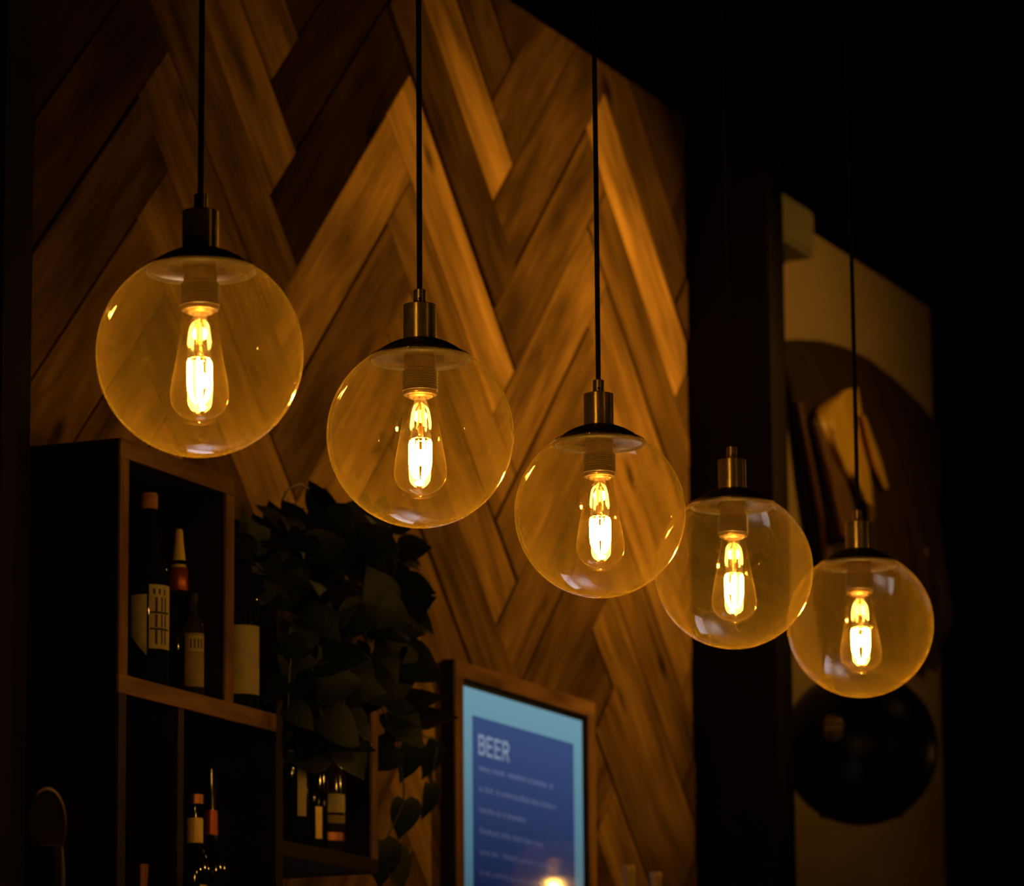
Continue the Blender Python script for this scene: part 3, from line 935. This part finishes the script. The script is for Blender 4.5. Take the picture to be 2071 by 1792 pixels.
for (x0, x1, z0, z1, nm) in ((FX0, FX1, FZ1 - fwid, FZ1, 'frame_rail'), (FX0, FX1, FZ0, FZ0 + fwid, 'frame_rail')):
    fpart(nm, x0, x1, FY, -0.008, z0, z1, MT['frame'], menu, 0.0015)
for (x0, x1) in ((FX0, FX0 + STW), (FX1 - STW, FX1)):
    me = box_mesh('frame_stile', FZ1 - FZ0 - 2 * fwid, -0.008 - FY, STW, 0.0015)
    o = mesh_obj('frame_stile', me, MT['frame'], menu, Vector(((x0 + x1) / 2, (FY - 0.008) / 2, (FZ0 + FZ1) / 2)) - MO)
    o.rotation_euler = (0, -math.pi / 2, 0)
me = box_mesh('frame_side', 0.004, -0.008 - FY - 0.002, FZ1 - FZ0)
mesh_obj('frame_side', me, MT['board'], menu, Vector((FX0 - 0.002, (FY - 0.006) / 2, (FZ0 + FZ1) / 2)) - MO)
SX0, SX1, SZ0, SZ1 = FX0 + STW, FX1 - STW, FZ0 + fwid, FZ1 - fwid
fpart('bezel', SX0, SX1, -0.028, -0.010, SZ0, SZ1, MT['bezel'])
# picture area: border, page, lettering; object origins at the top so the picture fade follows local z
PX0, PX1, PZ1 = SX0 + 0.004, SX1 - 0.020, SZ1 - 0.012
PZ0 = SZ0 + 0.02


def sheet(name, x0, x1, z0, z1, y, th, mat, zt):
    bm = bmesh.new()
    bmesh.ops.create_cube(bm, size=1.0)
    for v in bm.verts:
        v.co = Vector((v.co.x * (x1 - x0), v.co.y * th, v.co.z * (z1 - z0) + (z0 + z1) / 2 - zt))
    return mesh_obj(name, bm_mesh(bm, name), mat, menu, Vector(((x0 + x1) / 2, y, zt)) - MO)


sheet('display_border', PX0, PX1, PZ0, PZ1, -0.0285, 0.001, MT['scr_border'], PZ1)
QX0, QX1, QZ1 = PX0 + 0.042, PX1 - 0.042, PZ1 - 0.047
page = sheet('display_page', QX0, QX1, PZ0 + .045, QZ1, -0.0292, 0.0006, MT['scr_page'], PZ1)


def glyph(segs, x, z, w_, h_, t_, bm, y):
    """strokes on a small grid as thin bars; segs in 0..1 cell coordinates"""
    for (xa, za, xb, zb_) in segs:
        a = Vector((x + xa * w_, z + za * h_))
        b = Vector((x + xb * w_, z + zb_ * h_))
        d = b - a
        L_ = d.length + t_
        m_ = (a + b) / 2
        an = math.atan2(d.y, d.x)
        q = bmesh.ops.create_cube(bm, size=1.0)['verts']
        for v in q:
            lx, lz = v.co.x * L_, v.co.z * t_
            v.co = Vector((m_.x + lx * math.cos(an) - lz * math.sin(an), y + v.co.y * 0.0004, m_.y + lx * math.sin(an) + lz * math.cos(an)))


LET = {'B': [(0, 0, 0, 1), (0, 1, .75, 1), (.75, 1, .95, .85), (.95, .85, .95, .68), (.95, .68, .75, .53), (0, .53, .75, .53), (.75, .53, 1, .38), (1, .38, 1, .15), (1, .15, .78, 0), (0, 0, .78, 0)],
       'E': [(0, 0, 0, 1), (0, 1, 1, 1), (0, .52, .85, .52), (0, 0, 1, 0)],
       'R': [(0, 0, 0, 1), (0, 1, .75, 1), (.75, 1, 1, .85), (1, .85, 1, .65), (1, .65, .75, .48), (0, .48, .75, .48), (.55, .48, 1, 0)]}
TX = QX0 + 0.028
for i, ch in enumerate('BEER'):
    bm = bmesh.new()
    glyph(LET[ch], TX + i * 0.0345, QZ1 - 0.063, 0.0215, 0.030, 0.0058, bm, 0.0)
    for v in bm.verts:
        v.co.z -= PZ1
        v.co.x -= (QX0 + QX1) / 2
    me = bm_mesh(bm, 'letter')
    mesh_obj('letter', me, MT['scr_text'], page, (0, -0.0006, 0))
rows = [(0.083 + 0.0365 * i, l_) for i, l_ in enumerate((0.320, 0.335, 0.200, 0.280, 0.310, 0.300, 0.29, 0.25, 0.33, 0.27, 0.3, 0.22))]
for (dz, ln) in rows:
    bm = bmesh.new()
    x = TX
    zr = QZ1 - dz - 0.010
    while x < TX + ln:
        w_ = R.uniform(.003, .0065)
        hh = R.choice([.0065, .0065, .0065, .009])
        kind = R.random()
        if R.random() < .14:
            x += .006
            continue
        for (a, b, c_, d_) in (((0, 0, 0, 1), (0, 1, 1, 1), (1, 1, 1, 0)) if kind < .5 else ((0, 0, 1, 0), (0, 0, 0, 1), (0, 1, 1, .5))):
            glyph([(a, b, c_, d_)], x, zr, w_, hh, .0013, bm, 0.0)
        x += w_ + .0028
    for v in bm.verts:
        v.co.z -= PZ1
        v.co.x -= (QX0 + QX1) / 2
    mesh_obj('text_row', bm_mesh(bm, 'text_row'), MT['scr_line'], page, (0, -0.0006, 0))

# ------------------------------------------------------------------ pale wall: shadow arch and light streaks shaped as cloth, black ball, wall speaker
YC = 0.098
c0 = at(1720, 1330, YC)
shadow_cloth = thing('draped_cloth', 'brown draped cloth with gold folds hanging on the pale wall', 'cloth', (c0.x, YC, c0.z))  # cloth shape carries the wall's shadow arch and bright streaks
CO = Vector((c0.x, YC, c0.z))


def top_y(px):
    ks = [(1568, 690), (1600, 687), (1650, 690), (1700, 703), (1750, 728), (1800, 768), (1850, 815), (1892, 868)]
    for (a, ya), (b, yb) in zip(ks[:-1], ks[1:]):
        if px <= b:
            return ya + (yb - ya) * max(0, (px - a)) / (b - a)
    return ks[-1][1]


NU, NV = 56, 40


def cloth_depth(px, py, u_, v):
    s = px - 0.22 * (py - 690)
    return max(0.004, 0.012 + v * (0.016 * math.sin(s * 0.085 + 1.2) + 0.011 * math.sin(s * 0.21 + 0.5)) + 0.022 * v + 0.05 * math.sin(math.pi * u_) * (1 - (2 * v - 1) ** 2))


def depth_at(px, py):
    v = 0.3
    for _ in range(4):
        xl = 1570 + 92 * v
        u_ = min(1.0, max(0.0, (px - xl) / (1892 - xl)))
        ty = top_y(1570 + 322 * u_)
        v = min(1.0, max(0.0, (py - ty) / (1345 - ty)))
    return cloth_depth(px, py, u_, v)


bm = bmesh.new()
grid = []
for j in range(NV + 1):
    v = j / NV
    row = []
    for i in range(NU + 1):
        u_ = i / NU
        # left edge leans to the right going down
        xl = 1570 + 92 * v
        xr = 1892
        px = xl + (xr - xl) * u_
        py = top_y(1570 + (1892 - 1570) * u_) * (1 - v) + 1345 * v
        dep = cloth_depth(px, py, u_, v)  # relief of the stand-in for the wall's shadow arch
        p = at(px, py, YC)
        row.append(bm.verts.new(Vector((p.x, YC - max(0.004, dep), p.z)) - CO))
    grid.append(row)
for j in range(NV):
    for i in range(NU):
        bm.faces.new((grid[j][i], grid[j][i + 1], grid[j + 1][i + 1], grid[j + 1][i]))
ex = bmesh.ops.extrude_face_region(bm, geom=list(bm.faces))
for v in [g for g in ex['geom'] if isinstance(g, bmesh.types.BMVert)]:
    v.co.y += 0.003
mesh_obj('cloth_body', bm_mesh(bm, 'cloth_body', True, 60), MT['cloth'], shadow_cloth)


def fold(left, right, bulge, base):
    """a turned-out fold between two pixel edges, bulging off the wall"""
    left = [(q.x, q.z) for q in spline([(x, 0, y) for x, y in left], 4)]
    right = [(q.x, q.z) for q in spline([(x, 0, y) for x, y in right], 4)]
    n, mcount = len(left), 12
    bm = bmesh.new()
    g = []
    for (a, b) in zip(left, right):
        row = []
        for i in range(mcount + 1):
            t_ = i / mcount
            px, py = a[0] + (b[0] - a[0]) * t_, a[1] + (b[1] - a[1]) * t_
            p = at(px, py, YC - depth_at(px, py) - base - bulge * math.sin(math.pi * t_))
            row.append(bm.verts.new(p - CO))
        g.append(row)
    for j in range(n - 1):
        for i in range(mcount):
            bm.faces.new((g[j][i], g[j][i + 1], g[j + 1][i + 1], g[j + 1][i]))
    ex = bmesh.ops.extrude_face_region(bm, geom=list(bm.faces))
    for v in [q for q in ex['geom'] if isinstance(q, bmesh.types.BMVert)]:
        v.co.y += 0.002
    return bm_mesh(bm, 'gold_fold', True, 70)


mesh_obj('gold_fold', fold([(1690, 795), (1650, 835), (1665, 890), (1690, 930), (1715, 970), (1742, 1010)], [(1735, 782), (1742, 830), (1750, 890), (1757, 940), (1763, 985), (1770, 1025)], .030, .0015), MT['lining'], shadow_cloth)
mesh_obj('gold_fold', fold([(1742, 838), (1752, 890), (1765, 940), (1785, 990)], [(1750, 842), (1768, 890), (1785, 935), (1798, 988)], .030, .0015), MT['lining'], shadow_cloth)
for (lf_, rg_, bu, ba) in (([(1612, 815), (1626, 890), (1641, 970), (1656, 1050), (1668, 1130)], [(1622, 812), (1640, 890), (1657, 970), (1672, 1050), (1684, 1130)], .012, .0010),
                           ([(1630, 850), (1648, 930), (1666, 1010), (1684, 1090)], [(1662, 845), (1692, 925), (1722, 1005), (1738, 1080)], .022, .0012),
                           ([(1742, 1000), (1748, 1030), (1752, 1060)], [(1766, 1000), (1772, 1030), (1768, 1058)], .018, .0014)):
    mesh_obj('brown_fold', fold(lf_, rg_, bu, ba), MT['cloth2'], shadow_cloth)

# black round enamel lamp body with brass cone knobs
bc = at(1739, 1512, -0.16)
ball = thing('wall_lamp', 'round black lamp body with a brass cone knob, below the draped cloth', 'lamp', (bc.x, -0.16, bc.z))
rb = 158 * (bc - CAM).dot(fw) / F
prof = [(0, -rb)]
for i in range(1, 40):
    a = -math.pi / 2 + math.pi * i / 40
    prof.append((rb * math.cos(a), rb * math.sin(a)))
prof.append((0, rb))
mesh_obj('shade', lathe_mesh('shade', prof, 64, True, 80), MT['ball'], ball)
mesh_obj('bottom_ring', lathe_mesh('bottom_ring', [(rb * .50, -rb * .88), (rb * .54, -rb * .88), (rb * .54, -rb * .82), (rb * .50, -rb * .82)], 48, True, 30, True), MT['board'], ball)
mesh_obj('wall_arm', tube_mesh('wall_arm', [(0, rb * .9, 0), (0, .16 + .098, 0)], 0.02, 12), MT['ball'], ball)
kn = lathe_mesh('knob', [(0, 0), (.022, 0), (.020, .008), (.009, .028), (.006, .034), (.007, .040), (0, .042)], 20)
k1 = mesh_obj('knob', kn, MT['brass'], ball)
kp = at(1862, 1558, -0.16) - bc
kp = kp.normalized() * (rb - 0.004)
k1.location = kp
k1.rotation_euler = kp.to_track_quat('Z', 'Y').to_euler()
for (px, py) in ((1603, 1392), (1606, 1434)):
    q = at(px, py, -0.16) - bc
    q = q.normalized() * (rb - 0.004)
    k = mesh_obj('knob', kn, MT['brass'], ball)
    k.location = q
    k.rotation_euler = q.to_track_quat('Z', 'Y').to_euler()
hk = at(1822, 1122, YC)
peg = thing('wall_peg', 'small brass cone peg on the wall beside the rightmost globe', 'peg', (hk.x, YC, hk.z))
pg = mesh_obj('peg_cone', lathe_mesh('peg_cone', [(0, 0), (.026, 0), (.030, .010), (.028, .030), (.018, .050), (.012, .062), (0, .064)], 24), MT['gold'], peg)
pg.rotation_euler = (math.pi / 2, 0, 0)

sp = thing('wall_speaker', 'small olive box speaker mounted high on the pale wall', 'speaker', (4.62, YC, 3.56))
SPO = Vector((4.62, YC, 3.56))
box('casing', 4.52, 4.742, -0.004, 0.085, 3.560, 3.668, MT['casing'], sp, 0.008, SPO)
box('front_grille', 4.53, 4.732, -0.009, -0.003, 3.570, 3.658, MT['casing'], sp, 0.003, SPO)
box('bracket', 4.60, 4.66, 0.03, 0.098, 3.535, 3.5605, MT['grille'], sp, 0.003, SPO)
mesh_obj('swivel', lathe_mesh('swivel', [(0, 0), (.02, 0), (.024, .006), (.018, .024), (0, .024)], 20), MT['grille'], sp, Vector((4.60, 0.03, 3.5375)) - SPO)

# ------------------------------------------------------------------ bar counter with beer tap, back-bar ledge with gold-necked bottles
bar = thing('bar_counter', 'dark wooden bar counter below the row of pendant lamps', 'bar counter', (2.0, -1.0, 0))
box('counter_top', -0.9, 5.5, -1.33, -0.67, 1.06, 1.10, MT['bar'], bar, 0.004, (2.0, -1.0, 0))
box('front_panel', -0.85, 5.45, -1.25, -1.22, 0.0, 1.06, MT['bar'], bar, 0.002, (2.0, -1.0, 0))
box('end_panel', -0.85, -0.82, -1.22, -0.72, 0.0, 1.06, MT['bar'], bar, 0.002, (2.0, -1.0, 0))
tp = at(95, 1660, -0.9)
tap = thing('beer_tap', 'dim beer tap with oval badge on its handle, at the bottom left', 'beer tap', (tp.x, -0.9, 1.10))
mesh_obj('tower', lathe_mesh('tower', [(0, 0), (.06, 0), (.06, .012), (.035, .02), (.035, .44), (.037, .45), (.03, .475), (0, .48)], 32), MT['chrome'], tap)
mesh_obj('faucet', tube_mesh('faucet', spline([(0, 0, .40), (0, -.06, .42), (0, -.10, .40), (0, -.11, .34)], 5), .012, 10), MT['chrome'], tap)
me = lathe_mesh('handle', [(0, .41), (.010, .41), (.013, .45), (.017, .56), (.019, .66), (.017, .685), (0, .69)], 20)
mesh_obj('handle', me, MT['taphandle'], tap, (0, -.0, .0))
bd = lathe_mesh('badge', [(0, -.004), (.0185, -.004), (.0200, -.002), (.0200, .002), (.0185, .004), (0, .004)], 32)
o = mesh_obj('badge', bd, MT['tapbadge'], tap, (0, 0, .708))
o.scale = (1.0, 1.9, 1.0)
o.rotation_euler = (math.pi / 2, 0, -1.05)

led = box('back_ledge', 2.55, 3.45, -0.40, -0.075, 1.735, 1.765, MT['board'], None, 0.002)
tag(led, 'dark narrow ledge under the menu screen carrying the gold-necked bottles', 'ledge')
for (px, py, lab) in ((1272, 1750, 'bottle with gold foil neck right of the menu screen, the taller of the pair'), (1326, 1764, 'bottle with gold foil neck right of the menu screen, the shorter of the pair')):
    p = at(px, py, -0.30)
    hgt = p.z - 1.765
    t = thing('bottle', lab, 'bottle', (p.x, -0.30, 1.765), 'gold-necked bottles')
    r = .034
    mesh_obj('glass_body', lathe_mesh('glass_body', [(0, 0), (.9 * r, 0), (r, .004), (r, hgt * .55), (.85 * r, hgt * .62), (.4 * r, hgt * .72), (.24 * r, hgt * .78), (.24 * r, hgt - .002), (0, hgt - .002)], 32, True, 50), MT['glassdark'], t)
    mesh_obj('foil', lathe_mesh('foil', [(0, hgt), (.0095, hgt), (.0108, hgt - .004), (.0108, hgt - .012), (.0096, hgt - .014), (.0112, hgt * .76), (.0100, hgt * .76), (0, hgt * .77)], 20), MT['gold'], t)

# ------------------------------------------------------------------ unseen spotlights added to brighten the plank and pale walls (beyond the right edge of the picture)
def added_spot(SL, AIM, energy, cone, label):
    spot = thing('track_spotlight', label, 'spotlight', (SL.x, SL.y, CEIL), 'ceiling spotlights')
    base = Vector((SL.x, SL.y, CEIL))
    eul = (AIM - SL).normalized().to_track_quat('-Z', 'Y').to_euler()
    mesh_obj('ceiling_plate', lathe_mesh('ceiling_plate', [(0, 0), (.05, 0), (.05, -.02), (0, -.02)], 24), MT['cap'], spot)
    mesh_obj('arm', tube_mesh('arm', [(0, 0, -.01), (0, 0, SL.z - CEIL + .05)], .009, 10), MT['cap'], spot)
    can = mesh_obj('can', lathe_mesh('can', [(0, .10), (.036, .10), (.040, .095), (.042, -.03), (.039, -.03), (.037, .02), (0, .02)], 32, True, 40), MT['cap'], spot, SL - base, eul)
    mesh_obj('lens', lathe_mesh('lens', [(0, .019), (.036, .019), (.036, .016), (0, .016)], 24), MT['spotglow'], can)
    ld = bpy.data.lights.new('spot_beam', 'SPOT')
    ld.energy = energy
    ld.color = WARM
    ld.spot_size = math.radians(cone)
    ld.spot_blend = 1.0
    ld.shadow_soft_size = 0.03
    lo = bpy.data.objects.new('spot_beam', ld)
    COL.objects.link(lo)
    lo.parent = can


added_spot(Vector((4.00, -1.30, 3.40)), Vector((3.28, 0.0, 2.92)), 90.0, 80, 'black ceiling spotlight beyond the right edge, aimed at the plank wall')
added_spot(Vector((4.55, -1.30, 3.45)), Vector((4.85, 0.1, 3.22)), 22.0, 80, 'black ceiling spotlight beyond the right edge, aimed at the pale wall')

# ------------------------------------------------------------------ back bar under the shelves: splashback and cool led strip added for bluish globe reflections
bb = thing('back_bar', 'dark back bar cabinet with pale splashback below the box shelves', 'cabinet', (2.0, -0.25, 0))
BO = (2.0, -0.25, 0)
box('cabinet_body', 1.0, 3.8, -0.55, -0.008, 0.0, 0.88, MT['bar'], bb, 0.003, BO)
box('worktop', 0.98, 3.82, -0.58, -0.008, 0.88, 0.92, MT['bar'], bb, 0.003, BO)
box('splashback', 1.45, 2.35, -0.016, -0.008, 0.92, 1.44, MT['steel'], bb, 0.001, BO)  # added reflector for the globes' bluish patches
bs = thing('back_shelf', 'narrow dark shelf over the back bar splashback', 'shelf', (1.95, -0.08, 1.44))
box('shelf_board', 1.2, 2.7, -0.17, -0.008, 1.44, 1.47, MT['board'], bs, 0.002, (1.95, -0.08, 1.44))
ls = thing('led_strip', 'cool white led strip under the narrow back shelf', 'light strip', (1.95, -0.14, 1.44))
box('channel', 1.55, 2.25, -0.155, -0.125, 1.428, 1.44, MT['grille'], ls, 0.001, (1.95, -0.14, 1.44))
box('diffuser', 1.56, 2.24, -0.150, -0.130, 1.424, 1.429, MT['led'], ls, 0.0, (1.95, -0.14, 1.44))
